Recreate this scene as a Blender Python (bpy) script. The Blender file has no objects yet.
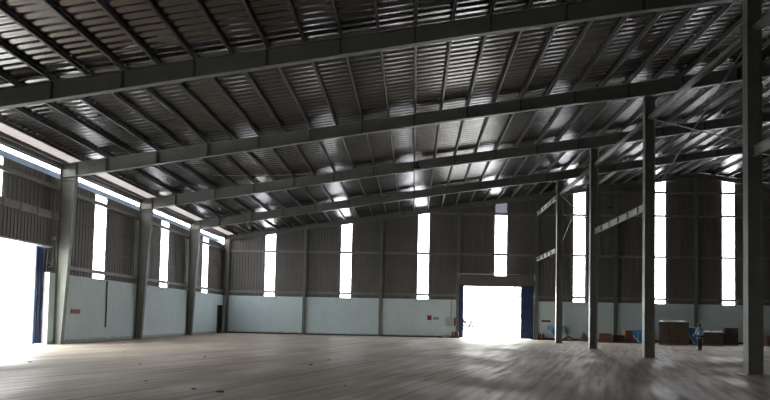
import bpy, bmesh, math, random
from mathutils import Vector, Matrix
random.seed(7)
sc = bpy.context.scene
COL = sc.collection
# ------------------------------------------------------------------ dimensions (metres)
YE = 54.54      # front flange of the end wall columns
L = 8.635       # bay length
W = 7.4616      # end wall column spacing
XR = 6 * W      # ridge
S = 0.148       # roof slope
ZT = 9.5        # top of rafters at X = 0
XI = 4 * W + 0.02   # interior column row
XMAX = 63.0     # right wall
YMIN = -7.0     # wall behind
CX, CH = 18.1534, 1.65
def F(n): return YE - n * L
def ztop(x): return ZT + S * (x if x <= XR else 2 * XR - x)
def on_sheet(x): return CX + (x - CX) * (YE + .45) / YE     # widths read off at the column face, carried back to the sheet

# ------------------------------------------------------------------ materials
def mat(name):
    m = bpy.data.materials.new(name); m.use_nodes = True
    nt = m.node_tree; b = nt.nodes['Principled BSDF']
    return m, nt, b
def node(nt, t, **kw):
    n = nt.nodes.new(t)
    for k, v in kw.items():
        if k in n.inputs: n.inputs[k].default_value = v
        else: setattr(n, k, v)
    return n
def coords(nt, scale=(1, 1, 1), rot=(0, 0, 0), kind='Object', glob=True):
    mp = node(nt, 'ShaderNodeMapping')
    mp.inputs['Scale'].default_value = scale; mp.inputs['Rotation'].default_value = rot
    if glob:
        g = nt.nodes.new('ShaderNodeNewGeometry'); nt.links.new(g.outputs['Position'], mp.inputs['Vector'])
    else:
        t = nt.nodes.new('ShaderNodeTexCoord'); nt.links.new(t.outputs[kind], mp.inputs['Vector'])
    return mp.outputs['Vector']
def noise(nt, vec, scale, detail=4, rough=.55):
    n = node(nt, 'ShaderNodeTexNoise', Scale=scale, Detail=detail, Roughness=rough)
    nt.links.new(vec, n.inputs['Vector']); return n.outputs['Fac']
def ramp(nt, fac, stops):
    r = nt.nodes.new('ShaderNodeValToRGB'); nt.links.new(fac, r.inputs['Fac'])
    e = r.color_ramp.elements
    while len(e) < len(stops): e.new(.5)
    for el, (p, c) in zip(e, stops):
        el.position = p; el.color = (c if len(c) == 4 else (*c, 1)) if hasattr(c, '__len__') else (c, c, c, 1)
    return r.outputs['Color']
def mixc(nt, fac, a, b, typ='MIX'):
    m = node(nt, 'ShaderNodeMix', data_type='RGBA', blend_type=typ)
    if hasattr(fac, 'links'): nt.links.new(fac, m.inputs[0])
    else: m.inputs[0].default_value = fac
    for k, v in ((6, a), (7, b)):
        if hasattr(v, 'links'): nt.links.new(v, m.inputs[k])
        else: m.inputs[k].default_value = (*v, 1)
    return m.outputs[2]
def bump(nt, b, h, strength=.3, dist=.02):
    bn = node(nt, 'ShaderNodeBump', Strength=strength, Distance=dist)
    nt.links.new(h, bn.inputs['Height']); nt.links.new(bn.outputs['Normal'], b.inputs['Normal'])
def simple(name, c, rough=.55, metal=0., var=.25, scale=3., emit=None):
    m, nt, b = mat(name)
    f = noise(nt, coords(nt), scale)
    lo = tuple(max(0, x * (1 - var)) for x in c); hi = tuple(min(1, x * (1 + var)) for x in c)
    nt.links.new(ramp(nt, f, [(.3, lo), (.7, hi)]), b.inputs['Base Color'])
    b.inputs['Roughness'].default_value = rough; b.inputs['Metallic'].default_value = metal
    if emit: b.inputs['Emission Color'].default_value = (1, .97, .9, 1); b.inputs['Emission Strength'].default_value = emit
    return m

M = {}
M['steel'] = simple('grey_green_steel_paint', (.155, .162, .138), .45, 0, .14, 1.5)
M['purlin'] = simple('dull_purlin_steel', (.105, .10, .093), .45, .3, .2, 2)
M['girt'] = simple('girt_steel', (.20, .195, .18), .5, 0, .15, 2)
M['slim_girt'] = simple('slim_girt_steel', (.11, .105, .1), .5, 0, .15, 2)
M['brace'] = simple('dark_flange_brace_steel', (.06, .06, .055), .6, 0, .15, 2)
M['tie'] = simple('light_grey_tie_paint', (.36, .37, .35), .5, 0, .12, 2)
M['rod'] = simple('brace_rod_steel', (.2, .21, .2), .5, .2)
M['gutter'] = simple('skylit_gutter_blue', (.42, .54, .72), .5, 0, .1)  # blue of the sky light put into the gutter's colour
M['blue_door'] = simple('dark_blue_door_paint', (.022, .04, .12), .5, 0, .2)
M['blue_light'] = simple('light_blue_paint', (.1, .25, .6), .5, 0, .1)
M['dark'] = simple('dark_door_paint', (.018, .018, .024), .6, 0, .2)
M['red'] = simple('red_sign_paint', (.24, .022, .025), .5, 0, .15)
M['red_dark'] = simple('dark_red_enamel', (.13, .022, .02), .35, 0, .2)
M['maroon'] = simple('maroon_sign_face', (.16, .03, .04), .5, 0, .2)
M['rubber'] = simple('black_rubber', (.02, .02, .02), .6)
M['pale_plastic'] = simple('pale_panel_plastic', (.42, .45, .47), .5, 0, .1)
M['beige'] = simple('beige_rag', (.42, .33, .24), .8, 0, .25, 12)
M['concrete_pad'] = simple('pale_concrete', (.42, .39, .34), .8, 0, .2, 5)
M['outside_ground'] = simple('outside_concrete', (.60, .60, .575), .9, 0, .12, .4)
M['leaf'] = simple('outdoor_leaf', (.03, .036, .028), .7, 0, .3, 4)
M['leaf_pale'] = simple('pale_outdoor_leaf', (.50, .54, .44), .7, 0, .3, 4)
M['bark'] = simple('outdoor_bark', (.12, .09, .07), .8, 0, .3, 6)
M['white_sheet'] = simple('white_plastic_sheet', (.62, .64, .63), .5, 0, .12, 5)
M['white_paint'] = simple('white_jamb', (.8, .8, .78), .6, 0, .06, 3)
M['lamp_shell'] = simple('dark_lamp_shell', (.05, .05, .05), .4, .3)
M['lamp_lens'] = simple('lamp_lens', (.8, .8, .78), .3, 0, .05, 3, emit=2.5)
M['chip'] = simple('dark_chip', (.06, .05, .045), .8, 0, .3, 20)
M['pallet'] = simple('weathered_pallet_wood', (.20, .135, .085), .8, 0, .3, 8)
M['dark_strip'] = simple('dirty_wall_foot', (.045, .042, .038), .85, 0, .4, 6)

# cladding: dull taupe coated sheet with faint lap lines
m, nt, b = mat('taupe_cladding'); v = coords(nt)
f1 = noise(nt, v, .6, 5); f2 = noise(nt, coords(nt, (6, 6, .25)), 1.2, 3)
c = mixc(nt, f2, ramp(nt, f1, [(.3, (.13, .12, .11)), (.7, (.18, .165, .152))]), (.12, .11, .10))
nt.links.new(c, b.inputs['Base Color']); b.inputs['Roughness'].default_value = .55
M['clad'] = m
# masonry: chalky pale blue-green paint, scuffed low down
m, nt, b = mat('pale_blue_painted_masonry')
f1 = noise(nt, coords(nt), .7, 6, .65); f2 = noise(nt, coords(nt, (3, 3, .6)), 1.5, 4)
c = mixc(nt, ramp(nt, f2, [(.55, 0.), (.8, .45)]), ramp(nt, f1, [(.3, (.60, .73, .75)), (.7, (.68, .80, .81))]), (.46, .56, .57))
sx = nt.nodes.new('ShaderNodeSeparateXYZ'); nt.links.new(coords(nt), sx.inputs[0])
zz = node(nt, 'ShaderNodeMath', operation='MULTIPLY_ADD'); nt.links.new(noise(nt, coords(nt, (1, 1, .3)), 2.2, 5), zz.inputs[0]); zz.inputs[1].default_value = -.25
nt.links.new(sx.outputs['Z'], zz.inputs[2])
c = mixc(nt, ramp(nt, zz.outputs[0], [(0, .6), (.10, 0.)]), c, (.2, .18, .15))
nt.links.new(c, b.inputs['Base Color']); b.inputs['Roughness'].default_value = .75
bump(nt, b, noise(nt, coords(nt), 9, 3), .15, .01)
M['masonry'] = m
# floor: worn trowelled concrete, broom and wheel streaks running obliquely down the hall
m, nt, b = mat('worn_concrete_floor')
def streaks(ang, across, along, scale, detail, rough):
    v1 = coords(nt, (1, 1, 1), (0, 0, math.radians(ang)))
    mp = node(nt, 'ShaderNodeMapping'); mp.inputs['Scale'].default_value = (across, along, 1); nt.links.new(v1, mp.inputs['Vector'])
    return noise(nt, mp.outputs['Vector'], scale, detail, rough)
big = noise(nt, coords(nt, (.10, .07, 1)), 1., 5, .6)
wide = streaks(17, .8, .06, 1., 5, .6)
thin = streaks(19, 4.5, .22, 1., 4, .6)
fine = noise(nt, coords(nt, (1, 1, 1)), 2.6, 6, .72)
patch = noise(nt, coords(nt, (.35, .22, 1)), 1., 4, .6)
c = ramp(nt, big, [(.3, (.31, .255, .185)), (.52, (.385, .33, .255)), (.75, (.43, .385, .315))])
c = mixc(nt, ramp(nt, wide, [(.36, .6), (.52, .0)]), c, (.19, .16, .125))
c = mixc(nt, ramp(nt, thin, [(.38, .55), (.54, .0)]), c, (.20, .17, .135))
c = mixc(nt, ramp(nt, fine, [(.54, 0.), (.78, .5)]), c, (.17, .145, .115))
nt.links.new(c, b.inputs['Base Color'])
mu = node(nt, 'ShaderNodeMath', operation='MULTIPLY_ADD'); nt.links.new(thin, mu.inputs[0]); mu.inputs[1].default_value = .55
mu2 = node(nt, 'ShaderNodeMath', operation='MULTIPLY'); nt.links.new(patch, mu2.inputs[0]); mu2.inputs[1].default_value = .5; nt.links.new(mu2.outputs[0], mu.inputs[2])
nt.links.new(ramp(nt, mu.outputs[0], [(.44, .8), (.55, .58), (.70, .42)]), b.inputs['Roughness']); b.inputs['Specular IOR Level'].default_value = .3
bump(nt, b, thin, .12, .008)
M['floor'] = m
# underside of the roof: crinkled silvery foil facing over ribbed sheet
m, nt, b = mat('silvery_roof_underside')
f1 = noise(nt, coords(nt, (.5, .5, .5)), 1., 5); cr = noise(nt, coords(nt, (1.1, 3.0, 1)), 1.6, 4, .6)
nt.links.new(ramp(nt, f1, [(.3, (.125, .115, .108)), (.7, (.175, .165, .16))]), b.inputs['Base Color'])
b.inputs['Metallic'].default_value = .85
b.inputs['Roughness'].default_value = .23
M['roof'] = m
# window panel: translucent sheet that lets the white sky through
m, nt, b = mat('clear_ribbed_window_sheet'); nt.nodes.remove(b)
o = nt.nodes['Material Output']
tr = node(nt, 'ShaderNodeBsdfTransparent'); tr.inputs[0].default_value = (.93, .93, .95, 1)
tl = node(nt, 'ShaderNodeBsdfTranslucent'); tl.inputs[0].default_value = (.9, .9, .93, 1)
mx = node(nt, 'ShaderNodeMixShader'); mx.inputs[0].default_value = .3
nt.links.new(tr.outputs[0], mx.inputs[1]); nt.links.new(tl.outputs[0], mx.inputs[2]); nt.links.new(mx.outputs[0], o.inputs[0])
M['pane'] = m
m, nt, b = mat('eave_gap_light_sheet'); nt.nodes.remove(b); o = nt.nodes['Material Output']  # translucency added in place of light reflected through the eave gap
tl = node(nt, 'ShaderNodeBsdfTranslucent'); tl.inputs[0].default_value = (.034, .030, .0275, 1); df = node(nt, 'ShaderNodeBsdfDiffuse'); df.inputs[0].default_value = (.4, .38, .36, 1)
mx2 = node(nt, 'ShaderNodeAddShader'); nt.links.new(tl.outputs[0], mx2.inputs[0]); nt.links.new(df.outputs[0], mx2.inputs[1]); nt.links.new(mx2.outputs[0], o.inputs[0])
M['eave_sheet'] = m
m = M['pane']
m2 = m.copy(); m2.name = 'grimy_window_sheet'; M['pane_grimy'] = m2
for n in m2.node_tree.nodes:
    if n.type == 'BSDF_TRANSPARENT': n.inputs[0].default_value = (.12, .12, .13, 1)
    if n.type == 'BSDF_TRANSLUCENT': n.inputs[0].default_value = (.12, .12, .13, 1)
# cartons, board stacks
def banded(name, a, c2, zs):
    m, nt, b = mat(name)
    f = noise(nt, coords(nt, (1, 1, zs)), 2.5, 4)
    nt.links.new(ramp(nt, f, [(.3, a), (.7, c2)]), b.inputs['Base Color']); b.inputs['Roughness'].default_value = .8
    return m
M['carton'] = banded('brown_carton', (.075, .05, .034), (.12, .082, .056), 2)
M['carton_red'] = banded('reddish_carton', (.16, .078, .05), (.22, .115, .075), 2)
M['carton_dark'] = banded('dark_carton', (.055, .043, .037), (.10, .075, .06), 2)
M['tape'] = simple('carton_tape', (.32, .24, .17), .4, 0, .1)
M['sack'] = banded('brown_sack', (.10, .073, .048), (.17, .125, .08), 1)
m, nt, b = mat('blue_and_white_tarpaulin')
sx = nt.nodes.new('ShaderNodeSeparateXYZ'); nt.links.new(coords(nt, kind='Generated', glob=False), sx.inputs[0])
d = node(nt, 'ShaderNodeMath', operation='ADD'); nt.links.new(sx.outputs['X'], d.inputs[0]); nt.links.new(sx.outputs['Z'], d.inputs[1])
cc = ramp(nt, d.outputs[0], [(.0, (.03, .08, .22)), (.42, (.04, .12, .34)), (.46, (.62, .72, .80)), (.60, (.62, .72, .80)), (.64, (.06, .30, .62)), (1., (.10, .36, .66))])
nt.links.new(cc, b.inputs['Base Color']); b.inputs['Roughness'].default_value = .45
M['tarp'] = m
M['tarp_light'] = simple('light_blue_plastic', (.16, .42, .68), .45, 0, .25, 3)
M['skin'] = simple('skin_tone', (.33, .19, .12), .5, 0, .08)
M['hair'] = simple('black_hair', (.012, .011, .011), .5, 0, .2)
M['shirt'] = simple('light_blue_shirt', (.32, .48, .66), .8, 0, .12, 9)
M['trousers'] = simple('dark_trousers', (.028, .034, .055), .8, 0, .15, 9)
M['eye'] = simple('eye_dark', (.02, .015, .012), .2)

# ------------------------------------------------------------------ object helpers
def link(name, me, m=None, parent=None, smooth=False):
    o = bpy.data.objects.new(name, me); COL.objects.link(o)
    if m is not None: me.materials.append(M[m] if isinstance(m, str) else m)
    if parent is not None: o.parent = parent
    if smooth:
        for p in me.polygons: p.use_smooth = True
    return o
def mesh(name, vs, fs, m=None, parent=None, smooth=False):
    me = bpy.data.meshes.new(name); me.from_pydata([tuple(v) for v in vs], [], fs); me.update()
    return link(name, me, m, parent, smooth)
class MB:
    def __init__(s): s.bm = bmesh.new()
    def box(s, x0, x1, y0, y1, z0, z1, mt=None):
        vs = [s.bm.verts.new(p) for p in ((x0, y0, z0), (x1, y0, z0), (x1, y1, z0), (x0, y1, z0), (x0, y0, z1), (x1, y0, z1), (x1, y1, z1), (x0, y1, z1))]
        for f in ((0, 3, 2, 1), (4, 5, 6, 7), (0, 1, 5, 4), (1, 2, 6, 5), (2, 3, 7, 6), (3, 0, 4, 7)): s.bm.faces.new([vs[i] for i in f])
        if mt is not None: bmesh.ops.transform(s.bm, matrix=mt, verts=vs)
        return s
    def prism(s, poly, d, axis='Y'):
        """poly in the plane across axis, extruded from d[0] to d[1]"""
        def P(a, c, t): return (a, t, c) if axis == 'Y' else ((t, a, c) if axis == 'X' else (a, c, t))
        A = [s.bm.verts.new(P(a, c, d[0])) for a, c in poly]; B = [s.bm.verts.new(P(a, c, d[1])) for a, c in poly]
        n = len(poly)
        fs = [s.bm.faces.new(A), s.bm.faces.new(B[::-1])]
        for i in range(n): fs.append(s.bm.faces.new((A[i], B[i], B[(i + 1) % n], A[(i + 1) % n])))
        bmesh.ops.recalc_face_normals(s.bm, faces=fs); return s
    def tube(s, a, b_, r, seg=8, r2=None):
        a, b_ = Vector(a), Vector(b_); d = b_ - a; q = d.to_track_quat('Z', 'Y').to_matrix().to_4x4()
        mt = Matrix.Translation((a + b_) / 2) @ q
        bmesh.ops.create_cone(s.bm, cap_ends=True, segments=seg, radius1=r, radius2=r if r2 is None else r2, depth=d.length, matrix=mt); return s
    def lathe(s, prof, seg=16, at=(0, 0, 0)):
        rings = []
        for r, z in prof:
            rings.append([s.bm.verts.new((at[0] + r * math.cos(2 * math.pi * i / seg), at[1] + r * math.sin(2 * math.pi * i / seg), at[2] + z)) for i in range(seg)])
        for A, B in zip(rings, rings[1:]):
            for i in range(seg): s.bm.faces.new((A[i], A[(i + 1) % seg], B[(i + 1) % seg], B[i]))
        s.bm.faces.new(rings[0][::-1]); s.bm.faces.new(rings[-1]); return s
    def build(s, name, m, parent=None, smooth=False, bevel=0):
        me = bpy.data.meshes.new(name)
        if bevel: bmesh.ops.bevel(s.bm, geom=list(s.bm.edges), offset=bevel, segments=2, affect='EDGES', profile=.6)
        s.bm.to_mesh(me); s.bm.free(); return link(name, me, m, parent, smooth)
def empty(name, loc=(0, 0, 0), rz=0, label=None, cat=None, group=None, kind=None):
    o = bpy.data.objects.new(name, None); COL.objects.link(o); o.location = loc; o.rotation_euler = (0, 0, rz)
    o.empty_display_size = .2
    tag(o, label, cat, group, kind); return o
def tag(o, label=None, cat=None, group=None, kind=None):
    if label: o['label'] = label
    if cat: o['category'] = cat
    if group: o['group'] = group
    if kind: o['kind'] = kind
    return o
def struct(o, label=None): 
    o['kind'] = 'structure'
    if label: o['label'] = label; o['category'] = o.name.split('_')[0]
    return o
def copy_tree(o, parent=None):
    c = o.copy(); COL.objects.link(c); c.parent = parent
    for ch in [k for k in bpy.data.objects if k.parent == o]: copy_tree(ch, c)
    return c

# ------------------------------------------------------------------ the setting
fl = MB().box(-.75, XMAX, YMIN - .2, YE + .5, -.3, 0).build('floor', 'floor')
struct(fl, 'broad worn concrete floor of the warehouse, streaked and dusty')
og = MB().box(-90, -.75, YMIN - 40, YE + 90, -.32, -.03).box(-.75, 160, YE + .5, YE + 90, -.32, -.03).box(-.75, 90, YMIN - 40, YMIN - .2, -.32, -.03).build('outside_ground', 'outside_ground')
struct(og, 'pale sunlit yard outside the doorways')

def corrugated(rng, top, bot, plane, axis, pitch=.30, depth=.03):
    """vertical ribbed sheet between two positions along axis ('X' or 'Y') lying at plane; ribs stand out to the inside"""
    a, e = rng; us = [a]; k = math.ceil(a / pitch)
    pts = []
    t = math.floor(a / pitch) * pitch
    while t < e + pitch:
        for du, off in ((0, 0), (.62 * pitch, 0), (.72 * pitch, 1), (.90 * pitch, 1)): pts.append((t + du, off))
        t += pitch
    pts.append((t, 0))
    out = []
    def val(u):
        for (u0, o0), (u1, o1) in zip(pts, pts[1:]):
            if u0 <= u <= u1: return o0 + (o1 - o0) * ((u - u0) / max(1e-9, u1 - u0))
        return 0
    out = [(a, val(a))] + [q for q in pts if a < q[0] < e] + [(e, val(e))]
    vs, fs = [], []
    for u, o in out:
        for z in (bot, top(u) if callable(top) else top):
            off = plane - o * depth if axis == 'X' else plane + o * depth
            vs.append((u, off, z) if axis == 'X' else (off, u, z))
    for i in range(len(out) - 1): fs.append((2 * i, 2 * i + 2, 2 * i + 3, 2 * i + 1))
    return vs, fs
def join_sheets(parts):
    V, Fc = [], []
    for v, f in parts:
        n = len(V); V += v; Fc += [tuple(i + n for i in q) for q in f]
    return V, Fc
# ---- end wall
YS = YE + .45
win_x = [(3.57, 4.61), (11.01, 12.08), (18.48, 19.58), (25.85, 27.03), (33.30, 34.43), (40.84, 41.91), (47.09, 48.28), (55.2, 56.3)]
win_x = [(on_sheet(a) + .03, on_sheet(c) - .04) for a, c in win_x]
DX0, DX1, DZ = 22.62, 29.55, 5.05
gable = lambda x: ztop(x) + .235
parts, cur = [], -.75
for i, (a, c) in enumerate(win_x):
    segs = [(cur, a)]
    for s0, s1 in segs:
        if s0 < DX0 < s1 or s0 < DX1 < s1 or (s0 > DX0 and s1 < DX1):
            x = s0
            if s0 < DX0: parts.append(corrugated((s0, DX0), gable, 3.5, YS, 'X')); x = DX0
            xe = min(s1, DX1)
            parts.append(corrugated((x, xe), gable, DZ, YS, 'X'))
            if s1 > DX1: parts.append(corrugated((DX1, s1), gable, 3.5, YS, 'X'))
        else: parts.append(corrugated((s0, s1), gable, 3.5, YS, 'X'))
    parts.append(corrugated((a, c), gable, ztop((a + c) / 2) - .17, YS, 'X'))
    cur = c
parts.append(corrugated((cur, XMAX), gable, 3.5, YS, 'X'))
V, Fc = join_sheets(parts)
wb = struct(mesh('wall_back', V, Fc, 'clad'), 'tall taupe ribbed sheet gable wall at the far end of the hall')
mb = MB()
mb.box(-.75, DX0, YE + .255, YE + .5, 0, 3.66); mb.box(DX1, XMAX, YE + .255, YE + .5, 0, 3.66)
struct(mb.build('masonry_base', 'masonry', wb))
bb = MB().box(-.45, DX0 - .3, YE + .215, YE + .255, 0, .10).box(DX1 + .3, XMAX, YE + .215, YE + .255, 0, .16).build('baseboard_back', 'dark_strip')  # dark band along the foot of the end wall
struct(bb, 'dark strip along the foot of the far end wall')
# ---- window panels of the end wall
wnum = 1
ordn = ['first', 'second', 'third', 'fourth', 'fifth', 'sixth', 'seventh', 'eighth', 'ninth', 'tenth', 'eleventh', 'twelfth', 'thirteenth', 'fourteenth', 'fifteenth',
        'sixteenth', 'seventeenth', 'eighteenth', 'nineteenth', 'twentieth', 'twenty-first', 'twenty-second', 'twenty-third', 'twenty-fourth', 'twenty-fifth', 'twenty-sixth',
        'twenty-seventh', 'twenty-eighth', 'twenty-ninth', 'thirtieth', 'thirty-first', 'thirty-second', 'thirty-third', 'thirty-fourth']
for i, (a, c) in enumerate(win_x):
    zt = ztop((a + c) / 2) - .16; zb = 3.74 if i != 3 else 6.3
    if i == 3:
        o = MB().box(a, c, YS - .012, YS, zb, 12.15).build('window_%d' % wnum, 'pane')
        MB().box(a, c, YS - .012, YS, 12.15, zt).build('pane', 'pane_grimy', o)['label'] = 'grey grimy top pane'
    else: o = MB().box(a, c, YS - .012, YS, zb, zt).build('window_%d' % wnum, 'pane')
    lab = 'tall narrow bright white window strip, %s from the left on the far end wall' % ordn[i]
    if i == 3: lab = 'bright white window strip directly above the far doorway'
    struct(o, lab); wnum += 1
# ---- left wall
XS, XB = -.75, -.51
DY0, DY1 = 21.3, 28.05
lw = [(23.75, 24.72), (32.3, 33.5), (41.1, 42.35), (49.45, 50.8)]
ZW = 8.72
parts, cur = [], YMIN
for a, c in lw:
    if cur < DY1 and a > DY0:
        if cur < DY0: parts.append(corrugated((cur, DY0), ZW, 3.5, XS, 'Y')); cur = DY0
        if a > DY1:
            parts.append(corrugated((cur, DY1), ZW, DZ, XS, 'Y')); parts.append(corrugated((DY1, a), ZW, 3.5, XS, 'Y'))
        else: parts.append(corrugated((cur, a), ZW, DZ, XS, 'Y'))
    else: parts.append(corrugated((cur, a), ZW, 3.5, XS, 'Y'))
    if DY0 < c < DY1: parts.append(corrugated((a, c), 6.75, DZ, XS, 'Y'))
    cur = c
parts.append(corrugated((cur, YS), ZW, 3.5, XS, 'Y'))
V, Fc = join_sheets(parts)
wl = struct(mesh('wall_left', V, Fc, 'clad'), 'long taupe ribbed sheet side wall on the left with an open slot below the eave')
SD0, SD1, SDZ = 53.0, 54.35, 2.68
mb = MB().box(-.8, XB, YMIN, DY0, 0, 3.68).box(-.8, XB, DY1, SD0, 0, 3.68).box(-.8, XB, SD1, YE + .5, 0, 3.68).box(-.8, XB, SD0, SD1, SDZ, 3.68)
struct(mb.build('masonry_base', 'masonry', wl))
for i, (a, c) in enumerate(lw):
    o = MB().box(XS, XS + .012, a, c, 6.75 if i == 0 else 3.66, ZW - .01).build('window_%d' % wnum, 'pane'); wnum += 1
    struct(o, ['white window strip high above the left doorway', 'white window strip on the left wall, nearest past the big doorway', 'white window strip in the middle bay of the left wall',
               'white window strip on the left wall nearest the far corner'][i])
# ---- unseen sides closing the hall
struct(MB().box(XMAX, XMAX + .2, YMIN, YE + .5, 0, ztop(XMAX) + .4).build('wall_right', 'clad'))
FD0, FD1 = 9.0, 12.5  # opening added behind the camera to let fill light onto the steel
mb = MB().prism([(-.75, 0), (FD0, 0), (FD0, ztop(FD0) + .2), (-.75, ztop(-.75) + .2)], (YMIN - .2, YMIN))
mb.prism([(FD1, 0), (XMAX, 0), (XMAX, ztop(XMAX) + .2), (XR, ztop(XR) + .2), (FD1, ztop(FD1) + .2)], (YMIN - .2, YMIN))
mb.prism([(FD0, 5.0), (FD1, 5.0), (FD1, ztop(FD1) + .2), (FD0, ztop(FD0) + .2)], (YMIN - .2, YMIN))
struct(mb.build('wall_front', 'clad'))
# ---- roof sheet: ribs run up the slope
def roofsheet(name, x0, x1, nx, mm='roof'):
    P, n = .38, 8; y0, y1 = YMIN - .3, YE + .7
    rows = int((y1 - y0) / P * n); vs, fs = [], []
    for j in range(rows + 1):
        y = y0 + j * P / n; dz = .016 * math.cos(2 * math.pi * j / n)
        for i in range(nx + 1):
            x = x0 + (x1 - x0) * i / nx; vs.append((x, y, ztop(x) + .225 + dz))
    for j in range(rows):
        for i in range(nx):
            a = j * (nx + 1) + i; fs.append((a, a + nx + 1, a + nx + 2, a + 1))
    return mesh(name, vs, fs, mm, None, True)
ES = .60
ce = roofsheet('eave_sheet', -1.05, ES, 2, 'eave_sheet')  # first roof strip made to glow with sky, imitating the gap light
struct(ce); ce['label'] = 'ribbed roof sheet along the left eave, made translucent to stand in for eave gap light'
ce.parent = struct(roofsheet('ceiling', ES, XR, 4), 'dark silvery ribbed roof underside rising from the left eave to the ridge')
struct(roofsheet('ceiling_far_slope', XR, XMAX + .3, 3), 'ribbed roof underside falling away to the right beyond the ridge')
# gutter along the eave
g = MB().prism([(-.78, 8.72), (-1.02, 8.72), (-1.02, 9.12), (-1.0, 9.12), (-1.0, 8.74), (-.78, 8.74)], (YMIN, YE + .6)).build('eave_gutter', 'gutter')
tag(MB().box(-1.08, -1.055, YMIN, YE + .6, 9.36, 9.54).build('trim_1', 'purlin'), 'dark fascia strip along the edge of the left eave', 'trim', None, 'structure')
tag(g, 'gutter outside the slot at the left eave, coloured with blue sky light', 'gutter')

# ------------------------------------------------------------------ steel frame
def i_column(name, loc, x0, x1, h, label, cat='column', group=None, x1top=None, fw=.30, plate=True, tz=None, x0top=None, hl=None):
    """I section standing at loc; web spans x0..x1 at the foot and x0..x1top at the head, flanges face +-X"""
    t = empty(name, loc, 0, label, cat, group, 'thing')
    xt = x1 if x1top is None else x1top; T = .022
    zl = h if hl is None else hl
    MB().prism([(x0 + T, .03), (x1 - T, .03), (xt - T, h), (x0 + T, h if hl is None else 8.69)], (-.008, .008)).build('web', 'steel', t)
    MB().prism([(x0, .03), (x0 + T, .03), (x0 + T, zl), (x0, zl)], (-fw / 2, fw / 2)).build('flange', 'steel', t)
    MB().prism([(x1 - T, .03), (x1, .03), (xt, h), (xt - T, h)], (-fw / 2, fw / 2)).build('flange', 'steel', t)
    if plate:
        MB().box(x0 - .07, x1 + .07, -fw / 2 - .05, fw / 2 + .05, 0, .03).build('base_plate', 'steel', t)
        for sx_ in (x0 + .1, x1 - .1):
            for sy in (-.1, .1): MB().lathe([(.03, .03), (.03, .06), (.014, .06), (.014, .12)], 6, (sx_, sy, 0)).build('anchor_bolt', 'rod', t)
    for z in (tz or []):
        k = (z - .03) / h
        for s_ in (-1, 1):
            y0, y1 = (-fw / 2 + .01, -.008) if s_ < 0 else (.008, fw / 2 - .01)
            MB().box(x0 + T, x1 + (xt - x1) * k - T, y0, y1, z - .008, z + .008).build('stiffener', 'steel', t)
    return t
nth_frame = {1: 'frame nearest the far end wall', 2: 'second frame from the far end wall', 3: 'third frame from the far end wall', 4: 'frame crossing the top of the photo', 5: 'frame overhead'}
# left wall columns: tapered, widening to the knee
left_lab = {1: 'tapered steel column on the left wall nearest the far corner', 2: 'tapered steel column in the middle of the left wall',
            3: 'tapered steel column on the left wall beside the big bright doorway', 4: 'tapered steel column on the near side of the left doorway'}
for n in (1, 2, 3, 4):
    i_column('steel_column', (-.5, F(n), 0), 0, .40, 8.82, left_lab[n], 'column', 'left wall columns', x1top=.86, fw=.26, tz=(8.6,), hl=9.40)
# interior row
int_lab = {1: 'freestanding steel column nearest the far end wall', 2: 'second freestanding steel column from the far end wall',
           3: 'freestanding steel column just left of the person', 4: 'biggest freestanding steel column at the right edge, nearest the camera', 5: 'freestanding steel column nearest the camera'}
for n in (1, 2, 3, 4):
    c = i_column('steel_column', (XI, F(n), 0), -.31, .19, 13.10, int_lab[n], 'column', 'interior columns', fw=.30, tz=(7.55, 12.0, 13.1))
    MB().box(-.44, .30, -.27, .27, 0, .026).build('grout_pad', 'concrete_pad', c)
# end wall posts
def wall_post(x, lab):
    h = ztop(x) - .38
    t = empty('wall_post', (x, YE, 0), 0, lab, 'post', 'end wall posts', 'thing')
    MB().box(-.008, .008, .02, .23, .02, h).build('web', 'steel', t)
    MB().box(-.125, .125, 0, .02, .02, h).build('flange', 'steel', t)
    MB().box(-.125, .125, .23, .25, .02, h).build('flange', 'steel', t)
    MB().box(-.17, .17, -.05, .3, 0, .02).build('base_plate', 'steel', t)
plab = ['corner steel post where the left wall meets the far end wall', 'end wall post, first to the right of the far left corner', 'end wall post midway between the left corner and the doorway',
        'end wall post at the left side of the far doorway', 'end wall post at the right side of the far doorway', 'end wall post behind the low reddish crate', 'tall end wall post under the ridge, behind the person',
        'end wall post hidden past the biggest column']
for k in range(8): wall_post(k * W + (.02 if k else -.15), plab[k])

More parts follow.
